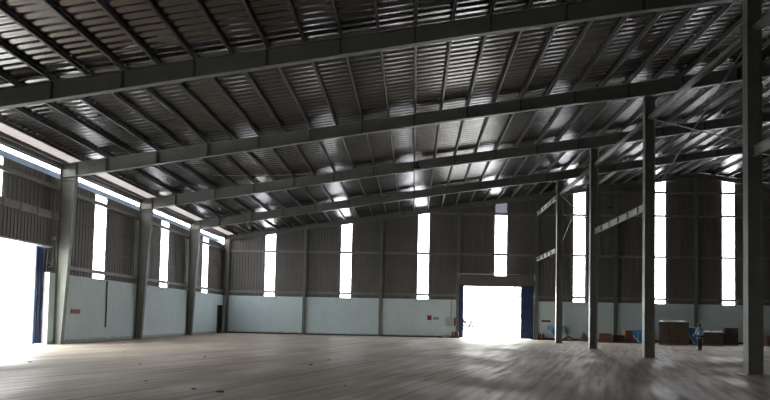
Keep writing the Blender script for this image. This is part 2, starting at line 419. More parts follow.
def depth(x, end=False):
    if end: return .38
    for (a, d0), (c, d1) in zip([(-2, .74), (1, .72), (8, .68), (20, .62), (26, .66), (29.85, .76), (34, .64), (46, .6)], [(1, .72), (8, .68), (20, .62), (26, .66), (29.85, .76), (34, .64), (46, .6), (99, .6)]):
        if a <= x <= c: return d0 + (d1 - d0) * (x - a) / (c - a)
PX = [-.38] + [.61 + 1.34 * k for k in range(33)]       # purlin lines up the near slope
PX = [x for x in PX if x < XR - .25] + [XR - .2]
def rafter(n, label, end=False):
    y = F(n) if not end else YE + .12
    fw = .24 if not end else .16; T = .02
    x0 = -.475; t = empty('roof_rafter', (x0, y, ztop(x0)), 0, label, 'rafter', 'rafters of the roof frames', 'thing')
    o = lambda x, z: (x - x0, z - ztop(x0))
    for (a0, a1) in ((x0, XR), (XR, 60)):
        N = 16; xs = [a0 + (a1 - a0) * i / N for i in range(N + 1)]
        for kx in (1, 8, 20, 26, 29.85, 34):
            if a0 < kx < a1: xs.append(kx)
        xs.sort()
        tp = [o(x, ztop(x) - T) for x in xs]; bt = [o(x, ztop(x) - depth(x, end) + T) for x in xs]
        MB().prism(tp + bt[::-1], (-.008, .008)).build('web', 'steel', t)
        tp2 = [o(x, ztop(x)) for x in xs]; bt2 = [o(x, ztop(x) - depth(x, end)) for x in xs]
        MB().prism(tp2 + tp[::-1], (-fw / 2, fw / 2)).build('flange', 'steel', t)
        MB().prism(bt + bt2[::-1], (-fw / 2, fw / 2)).build('flange', 'steel', t)
    if not end:
        for i, x in enumerate(PX + [.34]):
            if x == .34 or (i % 2 == 0 and i and x < XR - .3):
                a, c = o(x, ztop(x) - T), o(x, ztop(x) - depth(x) + T)
                for s_ in (-1, 1):
                    MB().box(a[0] - .035, a[0] + .035, *((-fw / 2 + .005, -.008) if s_ < 0 else (.008, fw / 2 - .005)), c[1], a[1]).build('flange_brace', 'brace', t)
    return t
rl = {1: 'sloping roof rafter of the frame nearest the far end wall', 2: 'sloping roof rafter of the second frame from the far end wall',
      3: 'sloping roof rafter landing on the column beside the left doorway', 4: 'largest roof rafter, sweeping across the top of the photo', 5: 'roof rafter overhead, nearest the camera'}
for n in (1, 2, 3, 4, 5): rafter(n, rl[n])
rafter(0, 'thin roof rafter along the top of the far end wall', end=True)
# purlins
def purlin_mesh(flip=False):
    s_ = -1 if flip else 1; w, h, t = .075, .2, .008
    pts = [(-s_ * .0, 0), (s_ * w, 0), (s_ * w, .02), (s_ * (w - t), .02), (s_ * (w - t), t), (s_ * t, t), (s_ * t, h - t), (s_ * (w - t), h - t), (s_ * (w - t), h - .02), (s_ * w, h - .02), (s_ * w, h), (0, h)]
    mb_ = MB().prism(pts, (0, YE + .4 - YMIN)); me = bpy.data.meshes.new('purlin'); mb_.bm.to_mesh(me); mb_.bm.free(); me.materials.append(M['purlin']); return me
pm, pmr = purlin_mesh(), purlin_mesh(True)
for i, x in enumerate(PX):
    o = bpy.data.objects.new('purlin', pm); COL.objects.link(o); o.location = (x, YMIN, ztop(x))
    o.rotation_euler = (0, -math.atan(S), 0)
    lab = 'long steel roof purlin, %s up from the left eave' % (ordn[i] if i < len(ordn) else 'last')
    if i == 0: MB().prism([(-.02, -.26), (.06, -.26), (.06, -.24), (0, -.24), (0, -.004), (-.02, -.004)], (0, YE + .4 - YMIN)).build('lower_lip', 'brace', o)
    if i == 0: lab = 'long steel eave purlin above the bright slot of the left wall'
    if i == len(PX) - 1: lab = 'topmost long steel purlin beside the ridge, left slope'
    tag(o, lab, 'purlin', 'purlins of the left roof slope', 'thing')
for i in range(9):
    x = XR + .2 + 1.34 * i
    o = bpy.data.objects.new('purlin', pmr); COL.objects.link(o); o.location = (x, YMIN, ztop(x)); o.rotation_euler = (0, math.atan(S), 0)
    tag(o, 'steel roof purlin beyond the ridge, %s down from the ridge' % ordn[i], 'purlin', 'purlins beyond the ridge', 'thing')
# girts (horizontal wall rails)
def girt(axis, a, c, z, deep, label, plane, group):
    w, h = (.16 if axis == 'X' else .19, .21) if deep else (.07, .06); t = .012
    if axis == 'X':
        y0, y1 = plane - .035 - w, plane - .035
        poly = [(y1, z - h / 2), (y1, z - h / 2 + t), (y0 + t, z - h / 2 + t), (y0 + t, z + h / 2 - t), (y1, z + h / 2 - t), (y1, z + h / 2), (y0, z + h / 2), (y0, z - h / 2)]
        o = MB().prism(poly, (a, c), 'X').build('wall_girt', 'girt' if deep else 'slim_girt')
    else:
        y0, y1 = plane + .035 + w, plane + .035
        poly = [(y1, z - h / 2), (y1, z - h / 2 + t), (y0 - t, z - h / 2 + t), (y0 - t, z + h / 2 - t), (y1, z + h / 2 - t), (y1, z + h / 2), (y0, z + h / 2), (y0, z - h / 2)]
        o = MB().prism(poly, (a, c), 'Y').build('wall_girt', 'girt' if deep else 'slim_girt')
    tag(o, label, 'girt', group, 'thing')
    return o
def xspan(z):          # where the gable is taller than z
    return max(-.4, (z + .45 - ZT) / S)
for i, (z, deep) in enumerate([(4.08, 1), (5.33, 0), (6.75, 0), (8.06, 1), (10.08, 0), (11.97, 1), (14.2, 1)]):
    zz_ = 1.65 + (z - 1.65) * (YS - .1) / YE
    kind_ = 'deep' if deep else 'slim'
    if z < 5.1 :
        for (a, c, nm) in ((-.4, DX0 - .1, 'left of the far doorway'), (DX1 + .1, XMAX, 'right of the far doorway')):
            girt('X', a, c, zz_, deep, 'deep horizontal wall rail just above the pale masonry, %s' % nm, YS, 'rails of the far end wall')
    elif 5.1 < z < 6:
        for (a, c, nm) in ((-.4, DX0 - .1, 'left of the far doorway'), (DX1 + .1, XMAX, 'right of the far doorway')):
            girt('X', a, c, zz_, deep, 'slim horizontal wall rail at door head height, %s' % nm, YS, 'rails of the far end wall')
    else:
        girt('X', xspan(zz_), XMAX if z < 12 else 58, zz_, deep, '%s horizontal rail of the far end wall, %s up from the masonry' % (kind_, ordn[i]), YS, 'rails of the far end wall')
for i, (z, deep) in enumerate([(4.08, 1), (5.33, 0), (6.75, 0), (8.15, 1)]):
    spans = [(YMIN, DY0 - .2, ''), (DY1 + .1, YE + .2, '')] if z < 6 else [(YMIN, YE + .2, '')]
    if len(spans) == 2: spans = spans[1:]
    for a, c, _ in spans:
        girt('Y', a, c, z, deep, ['deep rail of the left wall just above the pale masonry', 'slim lower rail of the left wall', 'slim upper rail of the left wall crossing above the doorway', 'deep top rail of the left wall below the eave slot'][i],
             XS, 'rails of the left wall')
# ties and bracing between the interior columns
def tie(y0, y1, z, label, pipe=False):
    t = empty('tie_beam', (XI, (y0 + y1) / 2, z), 0, label, 'beam', 'lengthwise ties between the freestanding columns', 'thing')
    d = (y1 - y0) / 2
    if pipe:
        MB().tube((0, -d, 0), (0, d, 0), .13, 14).build('pipe', 'steel', t, True)
        for s_ in (-1, 1): MB().box(-.16, .16, s_ * d - .015, s_ * d + .015, -.18, .18).build('end_plate', 'steel', t)
    else:
        mbx = MB().box(-.008, .008, -d, d, -.17, .17); mbx.build('web', 'tie', t)
        for z0 in (-.18, .17): MB().box(-.10, .008, -d, d, z0, z0 + .012).build('flange', 'tie', t)
        k = max(2, int((y1 - y0) / 1.3))
        for i in range(1, k): MB().box(-.095, -.008, -d + 2 * d * i / k - .02, -d + 2 * d * i / k + .02, -.17, .17).build('stiffener', 'steel', t)
    return t
hf = .0
tie(F(1) + .02, YE - .01, 7.62, 'light grey tie beam from the end wall to the nearest freestanding column, lower of two')
tie(F(1) + .02, YE - .01, 12.0, 'tie beam high up between the end wall and the nearest freestanding column')
tie(F(3) + .02, F(2) - .02, 7.62, 'light grey mid-height tie beam between the second and third freestanding columns from the far end')
tie(F(5), F(4) - .02, 7.72, 'green-grey tie beam leaving the biggest column toward the right edge')
tie(F(2) + .02, F(1) - .02, 12.05, 'round strut high between the two farthest freestanding columns', True)
tie(F(3) + .02, F(2) - .02, 12.05, 'round strut high between the second and third freestanding columns from the far end', True)
tie(F(4) + .02, F(3) - .02, 12.05, 'round strut high between the biggest column and the one left of the person', True)
tie(F(5), F(4) - .02, 12.05, 'round strut high right of the biggest column', True)
def brace(a, c, label):
    a, c = Vector(a), Vector(c)
    mid = (a + c) / 2; t = empty('brace_rod', mid, 0, label, 'rod', 'crossed brace rods between the columns', 'thing')
    MB().tube(a - mid, c - mid, .026, 8).build('rod', 'rod', t, True)
    d = (c - a).normalized()
    MB().tube((a - mid) * .55 - d * .2, (a - mid) * .55 + d * .2, .045, 8).build('turnbuckle', 'rod', t, True)
for (n0, n1, w_) in ((4, 3, 'between the two nearest freestanding columns'), (2, 1, 'between the two farthest freestanding columns')):
    brace((XI - .05, F(n0) + .02, 8.0), (XI - .05, F(n1) - .02, 12.0), 'thin brace rod %s, rising with distance' % w_)
    brace((XI + .05, F(n0) + .02, 12.0), (XI + .05, F(n1) - .02, 8.0), 'thin brace rod %s, dropping with distance' % w_)

# ------------------------------------------------------------------ doors
d1 = empty('door_1', ((DX0 + DX1) / 2, YE + .1, 0), 0, 'wide bright doorway in the far end wall with dark blue sliding leaves', 'door', None, 'structure')
cx = (DX0 + DX1) / 2
def sheet_leaf(x0, x1, z0, z1, y, pitch=.3):
    vs, fs = corrugated((x0, x1), z1, z0, y, 'X', pitch, .025); return vs, fs
def leaf(name, x0, x1, z0, z1, y, m, parent):
    mb_ = MB(); mb_.box(x0, x1, y - .02, y + .02, z0, z1)
    n_ = max(1, int((x1 - x0) / .25))
    for i in range(n_ + 1):
        u = x0 + (x1 - x0) * i / n_; mb_.box(u - .02 if i else u, u + .02 if i < n_ else u, y - .045, y - .02, z0, z1)
    for z in (z0, (z0 + z1) / 2, z1 - .08): mb_.box(x0, x1, y - .05, y - .02, z, z + .08)
    return mb_.build(name, m, parent)
leaf('sliding_leaf', DX0 - cx - .14, 22.98 - cx, .03, DZ + .05, -.02, 'blue_door', d1)
leaf('sliding_leaf', 28.42 - cx, 29.60 - cx, .03, DZ + .05, -.02, 'blue_door', d1)
hd = MB().box(DX0 - cx - .02, DX1 - cx + .05, .0, .30, DZ, 6.05)
for i in range(22):
    u = DX0 - cx + .05 + i * .32; hd.box(u, u + .08, -.025, 0, DZ, 6.05)
hd.build('header_panel', 'clad', d1)
MB().tube((DX0 - cx - .2, -.18, 6.16), (DX1 - cx + .2, -.18, 6.16), .045, 10).build('rail', 'pale_plastic', d1, True)
for u in (DX0 - cx - .18, DX1 - cx + .12):
    MB().box(u, u + .07, -.2, .1, 5.65, 6.25).build('rail_bracket', 'pale_plastic', d1)
MB().box(DX0 - cx + .0, DX1 - cx, .06, .4, DZ - .06, DZ).build('lintel_angle', 'girt', d1)
for u in (DX0 - .0, DX1 + .02): MB().box(u - cx - .12, u - cx + .10, -.02, .42, 0, 3.64).build('jamb', 'masonry', d1)
# left doorway
d2 = empty('door_2', (XB, (DY0 + DY1) / 2, 0), 0, 'big glaring doorway in the left wall with a dark blue leaf', 'door', None, 'structure')
cy = (DY0 + DY1) / 2
lf = MB()
lf.box(-.02, .02, -1.15, 0, .03, 5.0)
for i in range(5): lf.box(.02, .05, -1.15 + i * .277, -1.11 + i * .277, .03, 5.0)
for z in (.03, 2.5, 4.9): lf.box(.02, .055, -1.15, 0, z, z + .1)
lf = lf.build('sliding_leaf', 'blue_door', d2); lf.location = (-.42, DY1 - cy + .50, 0); lf.rotation_euler = (0, 0, math.radians(3))
hd_ = MB().box(.05, .2, -.55, -.2, 1.25, 1.75).build('latch_plate', 'blue_light', lf); hd_.location = (.0, 0, 0); hd_.scale = (.3, 1, 1)
hp = MB().box(-.28, -.05, DY0 - cy - .2, DY1 - cy + .15, 5.05, 6.45)
for i in range(30):
    u = DY0 - cy - .18 + i * .235; hp.box(-.05, -.02, u, u + .06, 5.05, 6.45)
hp.build('header_panel', 'clad', d2)
MB().box(-.3, .02, DY0 - cy - .2, DY1 - cy + .1, 4.97, 5.05).build('lintel_angle', 'pale_plastic', d2)
rb = MB().box(.0, .14, DY0 - cy - .6, DY1 - cy + .35, 6.42, 6.80)
rb.build('rail_box', 'girt', d2)
for i in range(7): MB().box(.14, .17, DY0 - cy - .4 + i * 1.15, DY0 - cy - .3 + i * 1.15, 6.35, 6.84).build('rail_bracket', 'steel', d2)
MB().box(-.06, .10, DY1 - cy + .02, DY1 - cy + .22, 5.4, 5.55).build('roller', 'pale_plastic', d2)
MB().box(-.29, .005, DY1 - cy - .03, DY1 - cy, 0, 3.70).build('jamb_lining', 'white_paint', d2)['label'] = 'white jamb'  # lining whiter than the masonry beside it
# corner door
d3 = empty('door_3', (XB, (SD0 + SD1) / 2, 0), 0, 'narrow dark door in the left wall by the far corner', 'door', None, 'structure')
hw = (SD1 - SD0) / 2
MB().box(-.2, -.15, -hw, hw, .02, SDZ - .02).build('door_leaf', 'dark', d3)
MB().box(-.15, .01, -hw, -hw + .06, 0, SDZ).box(-.15, .01, hw - .06, hw, 0, SDZ).box(-.15, .01, -hw, hw, SDZ - .06, SDZ).build('door_frame', 'dark', d3)
MB().lathe([(.0, 0), (.03, 0), (.03, .06), (.0, .06)], 10, (-.13, -hw + .2, 1.0)).build('door_handle', 'rod', d3)

# ------------------------------------------------------------------ fittings on the walls
def plate(name, x, z, w, h, m, label, face=YE + .255, m2=None):
    t = empty(name, (x, face, z), 0, label, 'sign', None)
    MB().box(-w / 2, w / 2, -.03, -.0, -h / 2, h / 2).build('board', m, t, bevel=.008)
    if m2: MB().box(-w * .36, w * .36, -.034, -.03, -h * .24, h * .24).build('face', m2, t)
    return t
plate('wall_sign', 19.72, 1.88, .42, .46, 'red', 'small square dark red sign on the far end wall', m2='maroon')
plate('wall_sign', 20.35, 1.82, .5, .22, 'maroon', 'small oblong maroon sign beside the square red sign', m2='pale_plastic')
plate('wall_sign', 30.85, 1.78, .85, .18, 'red_dark', 'long low red and dark sign right of the far doorway', m2='rubber')
t = empty('wall_sign', (XB, 30.35, 1.72), 0, 'red plate on the left wall beside the tapered column', 'sign')
MB().box(0, .03, -.42, .42, -.12, .12).build('board', 'red', t, bevel=.008)
MB().box(.03, .035, -.34, .34, -.06, .06).build('face', 'red_dark', t)
t = empty('electric_panel', (21.62, YE + .255, 1.1), 0, 'pale wall-mounted electric panel left of the far doorway', 'panel')
MB().box(-.34, .34, -.2, 0, 0, .85).build('body', 'pale_plastic', t, bevel=.015)
pd = MB().box(-.30, .30, -.215, -.2, .04, .81).build('door', 'pale_plastic', t); MB().box(.22, .25, -.235, -.215, .36, .48).build('handle', 'rod', pd)
tag(MB().tube((21.8, YE + .22, 1.95), (21.8, YE + .22, 3.6), .03, 8).build('conduit_pipe', 'rod'), 'thin vertical conduit rising from the electric panel', 'pipe')
t = empty('hose_cabinet', (22.17, YE + .255, 1.15), 0, 'narrow dark red cabinet on the wall right of the electric panel', 'cabinet')
MB().box(-.08, .08, -.16, 0, 0, .75).build('body', 'red_dark', t, bevel=.01); MB().box(-.06, .06, -.175, -.16, .04, .7).build('door', 'maroon', t)
tag(MB().tube((XB + .035, 33.45, .8), (XB + .035, 33.45, 3.62), .035, 8).build('conduit_pipe', 'rubber'), 'thin dark conduit running down the pale left wall', 'pipe')
# extinguishers
def extinguisher(x, y, label, grp):
    t = empty('fire_extinguisher', (x, y, 0), random.random() * 6, label, 'extinguisher', grp)
    MB().lathe([(.085, .0), (.095, .02), (.095, .48), (.07, .56), (.03, .6), (.03, .64)], 16).build('cylinder', 'red_dark', t, True)
    MB().box(-.02, .1, -.015, .015, .64, .68).box(-.03, .03, -.02, .02, .62, .67).build('valve', 'rubber', t)
    MB().tube((.03, .0, .64), (.11, 0, .5), .012, 6).tube((.11, 0, .5), (.11, 0, .15), .014, 6).build('hose', 'rubber', t)
    return t
for i, x in enumerate((21.98, 22.2, 22.42)):
    extinguisher(x, YE - .25 - .06 * i, ['red fire extinguisher left of the far doorway, farthest from the opening', 'red fire extinguisher in the middle of three left of the far doorway', 'red fire extinguisher left of the far doorway, next to the opening'][i], 'extinguishers left of the far doorway')
for i, x in enumerate((29.98, 30.22, 30.46)):
    extinguisher(x, YE - .35, ['red fire extinguisher right of the far doorway, next to the opening', 'red fire extinguisher in the middle of three right of the far doorway', 'red fire extinguisher right of the far doorway, farthest from the opening'][i], 'extinguishers right of the far doorway')
def blob(name, loc, size, m, label, cat, group=None, seed=1, flat=.2, parent=None, sub=3):
    bm = bmesh.new(); bmesh.ops.create_icosphere(bm, subdivisions=sub, radius=1)
    rnd = random.Random(seed); ph = [rnd.uniform(0, 6) for _ in range(6)]
    for v in bm.verts:
        c = v.co; k = 1 + .14 * math.sin(3.1 * c.x + ph[0]) * math.cos(2.7 * c.y + ph[1]) + .1 * math.sin(5.3 * c.z + ph[2] + 4 * c.x) + .05 * math.sin(9 * c.y + ph[3])
        v.co = c * k
        v.co.z = max(v.co.z, -flat); v.co.z += flat
        v.co = Vector((v.co.x * size[0], v.co.y * size[1], v.co.z * size[2] / (1 + flat)))
    me = bpy.data.meshes.new(name); bm.to_mesh(me); bm.free()
    o = link(name, me, m, parent, True); o.location = loc
    if label: tag(o, label, cat, group)
    return o
blob('rag_heap', (21.35, YE - .25, 0), (.28, .2, .28), 'beige', 'small beige heap on the floor under the electric panel', 'heap', seed=3)
blob('rag_heap', (20.75, YE - .2, 0), (.24, .18, .16), 'chip', 'small dark heap on the floor left of the beige heap', 'heap', seed=5)
t = empty('bucket', (XB + .35, 52.55, 0), 0, 'small dark bucket at the foot of the left wall by the corner door', 'bucket')
MB().lathe([(.13, 0), (.18, .42), (.165, .42), (.12, .03)], 18).build('body', 'dark', t, True)
MB().lathe([(.175, .40), (.195, .40), (.195, .44), (.175, .44)], 18).build('rim', 'rubber', t)

# ------------------------------------------------------------------ lamps
def lamp(x, y, drop, label, lit):
    z = ztop(x)
    t = empty('high_bay_lamp', (x, y, z - drop), 0, label, 'lamp', None)
    MB().tube((0, 0, .42), (0, 0, drop), .02, 6).build('stem', 'lamp_shell', t)
    MB().lathe([(.09, .22), (.1, .24), (.1, .42), (.05, .46)], 14).build('housing', 'lamp_shell', t, True)
    MB().lathe([(.30, 0), (.27, .06), (.12, .24), (.10, .24), (.25, .06), (.28, 0)], 18).build('shade', 'lamp_shell', t, True)
    MB().lathe([(.02, .03), (.2, .04), (.15, .1), (.02, .12)], 14).build('lens', 'lamp_lens' if lit else 'pale_plastic', t, True)
lamp(18.0 + .25, F(2) - .9, .75, 'small dark lamp hanging from the roof near the middle of the hall', False)
lamp(36.0, YE - 2.2, 2.6, 'small lit lamp hanging before the far end wall right of the doorway', True)

# ------------------------------------------------------------------ goods along the end wall
def carton_mesh(w, d, h, m):
    def part(mb_, name, mm):
        me = bpy.data.meshes.new(name); mb_.bm.to_mesh(me); mb_.bm.free(); me.materials.append(M[mm]); return me
    b_ = MB().box(-w / 2, w / 2, -d / 2, d / 2, 0, h); bmesh.ops.bevel(b_.bm, geom=list(b_.bm.edges), offset=.012, segments=2, affect='EDGES')
    return part(b_, 'carton', m), part(MB().box(-w / 2 - .002, w / 2 + .002, -.035, .035, h * .55, h + .002), 'tape', 'tape')
def stack(x, y, nx, ny, nz, size, m, label, group, rot=0, jit=.03, skip=(), tops=None):
    w, d, h = size; ca, ta = carton_mesh(w * .98, d * .98, h, m)
    pal = empty('pallet', (x, y, 0), rot, 'low timber pallet under the ' + group, 'pallet', 'timber pallets')
    W_, D_ = nx * w, ny * d
    db = MB()
    for i in range(7): db.box(-W_ / 2 + i * W_ / 7, -W_ / 2 + (i + .8) * W_ / 7, -D_ / 2, D_ / 2, .10, .125)
    db.build('deck', 'pallet', pal)
    for j in (-1, 0, 1): MB().box(-W_ / 2, W_ / 2, j * D_ * .45 - .045, j * D_ * .45 + .045, 0, .10).build('runner', 'pallet', pal)
    c, s_ = math.cos(rot), math.sin(rot)
    for k in range(nz):
        for i in range(nx):
            for j in range(ny):
                if (i, j, k) in skip: continue
                if 0 < i < nx - 1 and 0 < j < ny - 1 and k < nz - 1: continue
                u, v = (i - (nx - 1) / 2) * w + random.uniform(-jit, jit) * .2, (j - (ny - 1) / 2) * d + random.uniform(-jit, jit) * .2
                o = bpy.data.objects.new('carton', ca); COL.objects.link(o)
                o.location = (x + c * u - s_ * v, y + s_ * u + c * v, .125 + k * h); o.rotation_euler = (0, 0, rot + random.uniform(-.012, .012))
                tag(o, label, 'carton', group)
    return .125 + nz * h
def sheet(name, x, y, z, w, d, m, label, rot=0, seed=1, amp=.05, drop=.02):
    rnd = random.Random(seed); p = [rnd.uniform(0, 6) for _ in range(4)]; n = 14; vs, fs = [], []
    for i in range(n + 1):
        for j in range(n + 1):
            u, v = i / n - .5, j / n - .5
            e = max(abs(u), abs(v)) * 2; zz2 = .03 + amp * (1 + math.sin(9 * u + p[0]) * math.cos(7 * v + p[1])) * (1 if e < .9 else .4)
            if e > .93: zz2 -= drop * (e - .93) / .07
            vs.append((u * w, v * d, zz2))
    for i in range(n):
        for j in range(n):
            a = i * (n + 1) + j; fs.append((a, a + n + 1, a + n + 2, a + 1))
    o = mesh(name, vs, fs, m, None, True); o.location = (x, y, z); o.rotation_euler = (0, 0, rot)
    so = o.modifiers.new('thick', 'SOLIDIFY'); so.thickness = .012; so.offset = 1
    tag(o, label, 'sheet'); return o
# tall stack left of the person
zt = stack(40.12, 48.9, 3, 2, 5, (.74, .75, .355), 'carton', 'brown carton in the tall sheet-topped stack left of the person', 'tall sheet-topped stack', rot=-.38)
sheet('plastic_sheet', 40.12, 48.9, zt, 2.24, 1.5, 'white_sheet', 'pale plastic sheet lying on top of the tall carton stack', -.38, 2)
stack(38.75, 50.4, 1, 1, 3, (.70, .75, .40), 'carton', 'brown carton in the slim stack beside the biggest pile', 'slim stack')
# stack right of the person
zt = stack(43.45, 49.2, 2, 2, 3, (.74, .75, .32), 'carton', 'brown carton in the low stack just right of the person', 'low stack right of the person', rot=-.38)
sheet('plastic_sheet', 43.45, 49.2, zt, 1.50, 1.5, 'white_sheet', 'pale crumpled sheet on the low stack right of the person', -.38, 5, .06)
stack(44.8, 50.3, 2, 1, 3, (.62, .75, .29), 'carton_dark', 'dark brown carton in the short dark stack', 'short dark stack', rot=-.38)
stack(45.9, 50.9, 2, 2, 4, (.50, .6, .345), 'carton_dark', 'dark brown carton in the dark stack near the biggest column', 'dark stack near the biggest column', rot=-.38)
stack(49.3, 50.4, 2, 1, 2, (.85, .75, .37), 'carton_red', 'brown carton in the stack at the right edge of the photo', 'stack at the right edge')
# left cluster behind the columns
stack(35.12, 50.9, 1, 1, 2, (1.05, .8, .34), 'carton_red', 'reddish carton in the low block behind the third column', 'low reddish block', rot=-.3)
stack(36.28, 51.3, 1, 1, 2, (.9, .8, .27), 'carton_dark', 'dark carton in the low block beside the reddish cartons', 'low dark block')
zt = stack(37.45, 51.0, 2, 1, 3, (.68, .8, .325), 'carton_red', 'brown carton in the stack under the blue and white tarpaulin', 'tarpaulin-covered stack')
def tarp(x, y, z, w, h, label, m='tarp', seed=0, rot=0, d=.5):
    """a tarpaulin lying over a top edge and hanging down the front in folds"""
    n, k = 16, 18; vs, fs = [], []; rnd = random.Random(seed); p = rnd.uniform(0, 6)
    for i in range(n + 1):
        u = i / n - .5
        for j in range(k + 1):
            s_ = j / k
            if s_ < .25: yy, zz3 = d * (1 - s_ / .25), .04 + .02 * math.sin(8 * u + p)
            else:
                q = (s_ - .25) / .75
                yy = -.06 - .10 * q - .05 * q * math.sin(14 * u + p); zz3 = .03 - q * h * (1 + .12 * math.sin(3 * u + p))
            vs.append((u * w * (1 + .1 * s_), yy, zz3))
    for i in range(n):
        for j in range(k):
            a = i * (k + 1) + j; fs.append((a, a + 1, a + k + 2, a + k + 1))
    o = mesh('tarpaulin', vs, fs, m, None, True); o.location = (x, y, z); o.rotation_euler = (0, 0, rot)
    so = o.modifiers.new('thick', 'SOLIDIFY'); so.thickness = .012; so.offset = 1
    tag(o, label, 'tarpaulin'); return o
tarp(37.85, 50.55, zt + .02, .9, .95, 'blue and white tarpaulin hanging over the stack left of the third column', seed=3, d=.55)
stack(42.0, 49.5, 1, 1, 4, (.62, .7, .33), 'carton_dark', 'dark carton in the stack under the tarpaulin beside the person', 'stack under the tarpaulin beside the person')
tarp(41.9, 49.1, 1.46, .85, 1.3, 'blue and white tarpaulin hanging beside the person', seed=8, d=.5)
# light blue sheet hanging by the wall behind the farthest freestanding column
vs, fs = [], []; n, k = 18, 10
for i in range(n + 1):
    for j in range(k + 1):
        u, v_ = i / n, j / k; vs.append((u * 1.65, .07 * math.sin(u * 17) * (1 - .5 * v_), .70 + .22 * math.sin(u * 9 + 1) * (1 - v_) + .72 * v_ - .2 * math.sin(u * 3.14) * v_))
for i in range(n):
    for j in range(k):
        a = i * (k + 1) + j; fs.append((a, a + k + 1, a + k + 2, a + 1))
bs = mesh('plastic_sheet', vs, fs, 'tarp_light', None, True); bs.location = (30.95, YE - .02, 0)
so = bs.modifiers.new('thick', 'SOLIDIFY'); so.thickness = .012
tag(bs, 'light blue plastic sheet hung on the end wall behind the farthest freestanding column', 'sheet')
# sacks and a brown pile between the two far columns
sk = [(32.15, 52.9, .0, .36, .27, .30), (32.62, 52.7, 0, .34, .26, .34), (32.82, 53.0, 0, .28, .27, .26), (32.4, 52.8, .22, .32, .24, .28)]
for i, (x, y, z, a, d_, h) in enumerate(sk):
    blob('sack', (x, y, z), (a, d_, h), 'sack', 'brown sack in the low row right of the farthest freestanding column' , 'sack', 'brown sacks by the end wall', seed=10 + i)
vs = []; fs = []; R_ = 24; rings = [(.0, .86), (.15, .74), (.35, .5), (.62, .24), (.85, .06), (.95, .0)]
for q, (r_, z_) in enumerate(rings):
    for i in range(R_):
        a = 2 * math.pi * i / R_; k2 = 1 + .08 * math.sin(3 * a + q) + .05 * math.sin(7 * a + 2 * q); vs.append((r_ * k2 * math.cos(a) * .85, r_ * .7 * k2 * math.sin(a), z_ * (1 + .05 * math.sin(5 * a + q))))
for q in range(len(rings) - 1):
    for i in range(R_): fs.append((q * R_ + i, (q + 1) * R_ + i, (q + 1) * R_ + (i + 1) % R_, q * R_ + (i + 1) % R_))
fs.append(tuple(range((len(rings) - 1) * R_, len(rings) * R_))[::-1])
hp_ = mesh('sand_heap', vs, fs, 'sack', None, True); hp_.location = (33.95, 53.2, 0); hp_.scale = (.85, .85, .95)
tag(hp_, 'pointed brown heap against the end wall between two freestanding columns', 'heap')
# loose chips on the floor
chips = [(4.85, 18.67), (5.62, 18.02), (9.18, 18.31), (11.6, 13.71), (13.29, 12.47), (14.01, 12.1), (16.53, 13.79), (14.63, 19.6), (14.89, 22.13), (5.75, 23.82), (14.78, 40.0), (9.9, 22.2), (24.2, 26.0), (32.2, 26.0)]
for i, (x, y) in enumerate(chips):
    sz = .025 + .03 * ((i * 37) % 10) / 10
    if i == 5: sz = .07
    blob('rubble_chip', (x, y, 0), (sz * 1.3, sz, sz * .5), 'chip', 'small dark chip of rubble lying on the open concrete floor' if i != 5 else 'largest dark chip on the floor at the front', 'chip', 'chips scattered on the floor', seed=40 + i, sub=2)
# cable slung under the roof
cb = MB()
for i in range(12):
    a, c = i / 12, (i + 1) / 12
    f_ = lambda s_: (6 + 12 * s_, 33.0, 10.05 + 1.0 * s_ - .35 * math.sin(math.pi * s_))
    cb.tube(f_(a), f_(c), .018, 6)
tag(cb.build('slung_cable', 'rod'), 'thin cable slung across under the roof between two rafters', 'cable')

# ------------------------------------------------------------------ outside
def shrub(x, y, s_, label, seed, nm='shrub', lm='leaf', N=150):
    t = empty(nm, (x, y, -.03), 0, label, nm)
    MB().tube((0, 0, 0), (0, 0, s_ * .6), .03 * s_, 6).build('stem', 'bark', t)
    rnd = random.Random(seed); bm = bmesh.new()
    for i in range(N):
        d = Vector((rnd.gauss(0, 1), rnd.gauss(0, 1), rnd.gauss(0, 1))).normalized() * rnd.uniform(.5, 1) * s_ * .45
        c = Vector((0, 0, s_ * .75)) + d; q = Vector((rnd.uniform(-1, 1), rnd.uniform(-1, 1), rnd.uniform(-.5, 1))).normalized()
        s2 = q.orthogonal().normalized() * s_ * .05; q *= s_ * .12
        bm.faces.new([bm.verts.new(c + p) for p in (-q, s2, q, -s2)])
    me = bpy.data.meshes.new('leaves'); bm.to_mesh(me); bm.free(); link('leaves', me, lm, t)
shrub(24.0, 61.5, 1.75, 'grey-green shrub just outside the far doorway at its left side', 1)
shrub(27.6, 66.0, .75, 'tiny shrub in the glare outside the far doorway', 2)
shrub(34.6, 84.0, 6.4, 'pale tree beyond the yard at the upper right of the far doorway', 4, 'tree', 'leaf_pale', 420)

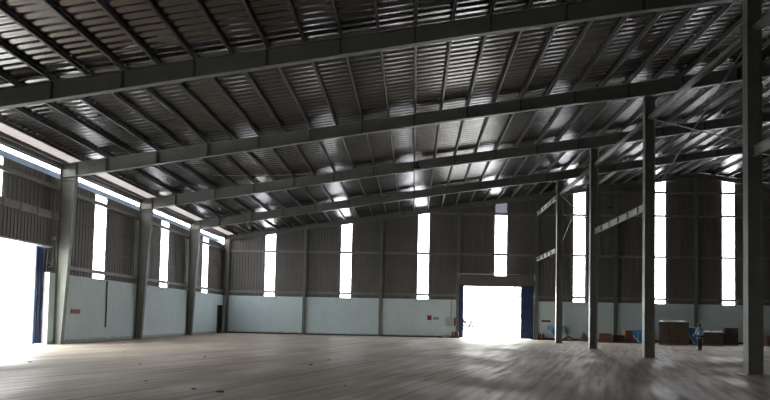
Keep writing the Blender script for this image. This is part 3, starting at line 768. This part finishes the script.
# ------------------------------------------------------------------ person
def skin_mesh(name, pts, edges, radii, m, parent=None, root=0, sub=2):
    me = bpy.data.meshes.new(name); me.from_pydata([tuple(p) for p in pts], edges, []); me.update()
    o = link(name, me, m, parent, True)
    sk_ = o.modifiers.new('skin', 'SKIN'); sk_.use_smooth_shade = True
    if not me.skin_vertices: me.skin_vertices.new()
    for i, r_ in enumerate(radii):
        sv = me.skin_vertices[0].data[i]; sv.radius = r_ if hasattr(r_, '__len__') else (r_, r_); sv.use_root = (i == root)
    s_ = o.modifiers.new('smooth', 'SUBSURF'); s_.levels = sub; s_.render_levels = sub
    return o
def person(x, y, rz):
    t = empty('person', (x, y, 0), rz, 'person in light blue shirt and dark trousers standing before the goods', 'person')
    # facing +Y locally
    P = [(0, 0, .92), (0, .0, 1.12), (0, .01, 1.30), (0, .0, 1.40), (0, .015, 1.48), (0, .02, 1.56),            # 0-5 pelvis, waist, chest, upper chest, neck, head base
         (.09, 0, .88), (.115, .03, .49), (.12, .0, .09), (.125, .14, .035),                                       # 6-9 right leg
         (-.09, 0, .88), (-.115, .0, .49), (-.12, -.06, .09), (-.125, .08, .035),                                   # 10-13 left leg
         (.185, 0, 1.38), (.285, -.03, 1.13), (.26, .12, .93), (.245, .19, .89),                                       # 14-17 right arm
         (-.185, 0, 1.38), (-.30, .0, 1.13), (-.27, .17, .99), (-.245, .24, .97)]                                     # 18-21 left arm
    E_ = [(0, 1), (1, 2), (2, 3), (3, 4), (4, 5), (0, 6), (6, 7), (7, 8), (8, 9), (0, 10), (10, 11), (11, 12), (12, 13), (3, 14), (14, 15), (15, 16), (16, 17), (3, 18), (18, 19), (19, 20), (20, 21)]
    R2 = [(.125, .10), (.115, .09), (.13, .10), (.11, .085), (.05, .05), (.055, .06), .075, .052, .036, .03, .075, .052, .036, .03, .052, .04, .028, .026, .052, .04, .028, .026]
    body = skin_mesh('body', P, E_, R2, 'skin', t)
    # head with face
    bm = bmesh.new(); bmesh.ops.create_uvsphere(bm, u_segments=20, v_segments=14, radius=1)
    for v in bm.verts:
        c = v.co; w_ = 1 - .22 * max(0, -c.z); v.co = Vector((c.x * .075 * w_, c.y * .095 * (1 - .1 * max(0, -c.z)), c.z * .118))
        if c.y > .75 and abs(c.x) < .25 and -.35 < c.z < .1: v.co.y += .016
    me = bpy.data.meshes.new('head'); bm.to_mesh(me); bm.free(); hd2 = link('head', me, 'skin', t, True); hd2.location = (0, .035, 1.61); hd2.rotation_euler = (-.12, 0, 0)
    for s_ in (-1, 1):
        MB().lathe([(.002, 0), (.011, .004), (.011, .012), (.002, .016)], 8).build('eye', 'eye', hd2, True).matrix_local = Matrix.Translation((s_ * .03, .080, .012)) @ Matrix.Rotation(-math.pi / 2, 4, 'X')
        blob('ear', (s_ * .076, -.005, -.02), (.012, .022, .034), 'skin', None, None, parent=hd2, sub=2)
    MB().box(-.022, .022, .078, .092, -.058, -.05).build('mouth', 'red_dark', hd2)
    bm = bmesh.new(); bmesh.ops.create_uvsphere(bm, u_segments=20, v_segments=14, radius=1)
    for v in bm.verts:
        c = v.co; v.co = Vector((c.x * .082, c.y * .102, c.z * .126))
        if c.y > .3 and c.z < .45: v.co = Vector((c.x * .06, c.y * .07, c.z * .09))
        if c.z < -.45: v.co *= .8
    me = bpy.data.meshes.new('hair'); bm.to_mesh(me); bm.free(); link('hair', me, 'hair', t, True).matrix_local = Matrix.Translation((0, .03, 1.618)) @ Matrix.Rotation(-.12, 4, 'X')
    # clothing
    sp = [P[i] for i in (0, 1, 2, 3, 14, 15, 18, 19)] + [(0, .008, 1.445), (.274, .04, 1.03), (-.286, .08, 1.06), (0, 0, .84)]
    skin_mesh('shirt', sp, [(0, 1), (1, 2), (2, 3), (3, 4), (4, 5), (3, 6), (6, 7), (3, 8), (5, 9), (7, 10), (0, 11)], [(.165, .13), (.155, .12), (.168, .128), (.135, .105), .078, .062, .078, .062, .065, .056, .056, (.17, .135)], 'shirt', t, 0)
    tp = [P[i] for i in (0, 6, 7, 10, 11)] + [(.12, .0, .07), (-.12, -.06, .07)]
    skin_mesh('trousers', tp, [(0, 1), (1, 2), (2, 5), (0, 3), (3, 4), (4, 6)], [(.145, .115), .10, .078, .10, .078, .062, .062], 'trousers', t, 0)
    for (a, c, d_) in ((.12, -.02, 0), (-.12, -.08, 0)):
        skin_mesh('shoe', [(a, c - .04, .045), (a, c + .06, .05), (a * 1.03, c + .19, .035)], [(0, 1), (1, 2)], [(.04, .042), (.045, .045), (.04, .028)], 'rubber', t, 1)
    # hands: palm and five fingers
    for s_, wr, di in ((1, Vector(P[17]), Vector((-.05, .85, -.45)).normalized()), (-1, Vector(P[21]), Vector((.1, .9, -.15)).normalized())):
        up = Vector((0, 0, 1)); side = di.cross(up).normalized(); nor = side.cross(di)
        pts = [wr, wr + di * .05]; ed = [(0, 1)]; rad = [(.026, .018), (.034, .016)]
        for q, (off, ln) in enumerate(((-.030, .062), (-.010, .074), (.010, .070), (.029, .055))):
            b0 = wr + di * .085 + nor * off * 1.0; i0 = len(pts)
            pts += [b0, b0 + di * ln * .55 - side * s_ * -.006, b0 + di * ln * .9 + side * s_ * .022]; ed += [(1, i0), (i0, i0 + 1), (i0 + 1, i0 + 2)]; rad += [.0095, .0085, .0075]
        b0 = wr + di * .03 + nor * .032; i0 = len(pts)
        pts += [b0, b0 + nor * .028 + di * .025, b0 + nor * .034 + di * .055]; ed += [(1, i0), (i0, i0 + 1), (i0 + 1, i0 + 2)]; rad += [.011, .010, .008]
        skin_mesh('hand', pts, ed, rad, 'skin', t, 0, 1)
    return t
pp = person(37.24, 38.7, math.radians(25)); pp.scale = (1.04, 1.04, 1.04)

# ------------------------------------------------------------------ daylight
w = bpy.data.worlds.new('overcast_sky'); sc.world = w; w.use_nodes = True; nt = w.node_tree
bg = nt.nodes['Background']
tc = nt.nodes.new('ShaderNodeTexCoord'); sx = nt.nodes.new('ShaderNodeSeparateXYZ'); nt.links.new(tc.outputs['Generated'], sx.inputs[0])
nt.links.new(ramp(nt, sx.outputs['Z'], [(0., (1., 1., .98)), (.35, (1., 1., .99)), (1., (.85, .93, 1.05))]), bg.inputs['Color'])
bg.inputs['Strength'].default_value = 18.0
def portal(loc, sx_, sy_, rot):
    l = bpy.data.lights.new('daylight_portal', 'AREA'); l.shape = 'RECTANGLE'; l.size = sx_; l.size_y = sy_; l.cycles.is_portal = True
    o = bpy.data.objects.new('daylight_portal', l); COL.objects.link(o); o.location = loc; o.rotation_euler = rot
HP = math.pi / 2
for i, (a, c) in enumerate(win_x[:7]):
    zt = gable((a + c) / 2); zb = 3.66 if i != 3 else 6.2
    portal(((a + c) / 2, YS + .06, (zt + zb) / 2), c - a, zt - zb, (-HP, 0, 0))
portal(((22.98 + 28.42) / 2, YE + .46, DZ / 2), 5.44, DZ, (-HP, 0, 0))
for i, (a, c) in enumerate(lw):
    zb = 6.75 if i == 0 else 3.66; portal((XS - .06, (a + c) / 2, (ZW + zb) / 2), ZW - zb, c - a, (0, -HP, 0))
portal(((FD0 + FD1) / 2, YMIN - .22, 2.5), FD1 - FD0, 5, (HP, 0, 0))
portal((XS - .08, (DY0 + DY1) / 2, DZ / 2), DZ, DY1 - DY0, (0, -HP, 0))
portal((-1.12, (YMIN + YE) / 2, 9.15), .7, YE - YMIN, (0, -HP, 0))

# ------------------------------------------------------------------ camera
yaw, pitch, roll = -.05039535, .0376972, .0208823
cyw, syw, cp, sp_ = math.cos(yaw), math.sin(yaw), math.cos(pitch), math.sin(pitch)
fwd = Vector((syw * cp, cyw * cp, sp_)); right = Vector((cyw, -syw, 0)); up = right.cross(fwd)
r2 = math.cos(roll) * right + math.sin(roll) * up; u2 = -math.sin(roll) * right + math.cos(roll) * up
cam = bpy.data.cameras.new('camera'); co = bpy.data.objects.new('camera', cam); COL.objects.link(co)
mw = Matrix((r2, u2, -fwd)).transposed().to_4x4(); mw.translation = Vector((CX, 0, CH)); co.matrix_world = mw
cam.sensor_fit = 'HORIZONTAL'; cam.sensor_width = 36; cam.lens = 565 / 770 * 36
cam.shift_x = 0; cam.shift_y = (297.8 - 200) / 770
cam.clip_end = 500; cam.clip_start = .05
sc.camera = co
sc.view_settings.view_transform = 'Standard'; sc.view_settings.look = 'None'; sc.view_settings.gamma = 1; sc.view_settings.exposure = 0.1
sc.view_settings.use_curve_mapping = False
sc.cycles.max_bounces = 10; sc.cycles.diffuse_bounces = 6; sc.cycles.glossy_bounces = 5; sc.cycles.transparent_max_bounces = 12
sc.cycles.sample_clamp_indirect = 8; sc.cycles.use_denoising = True
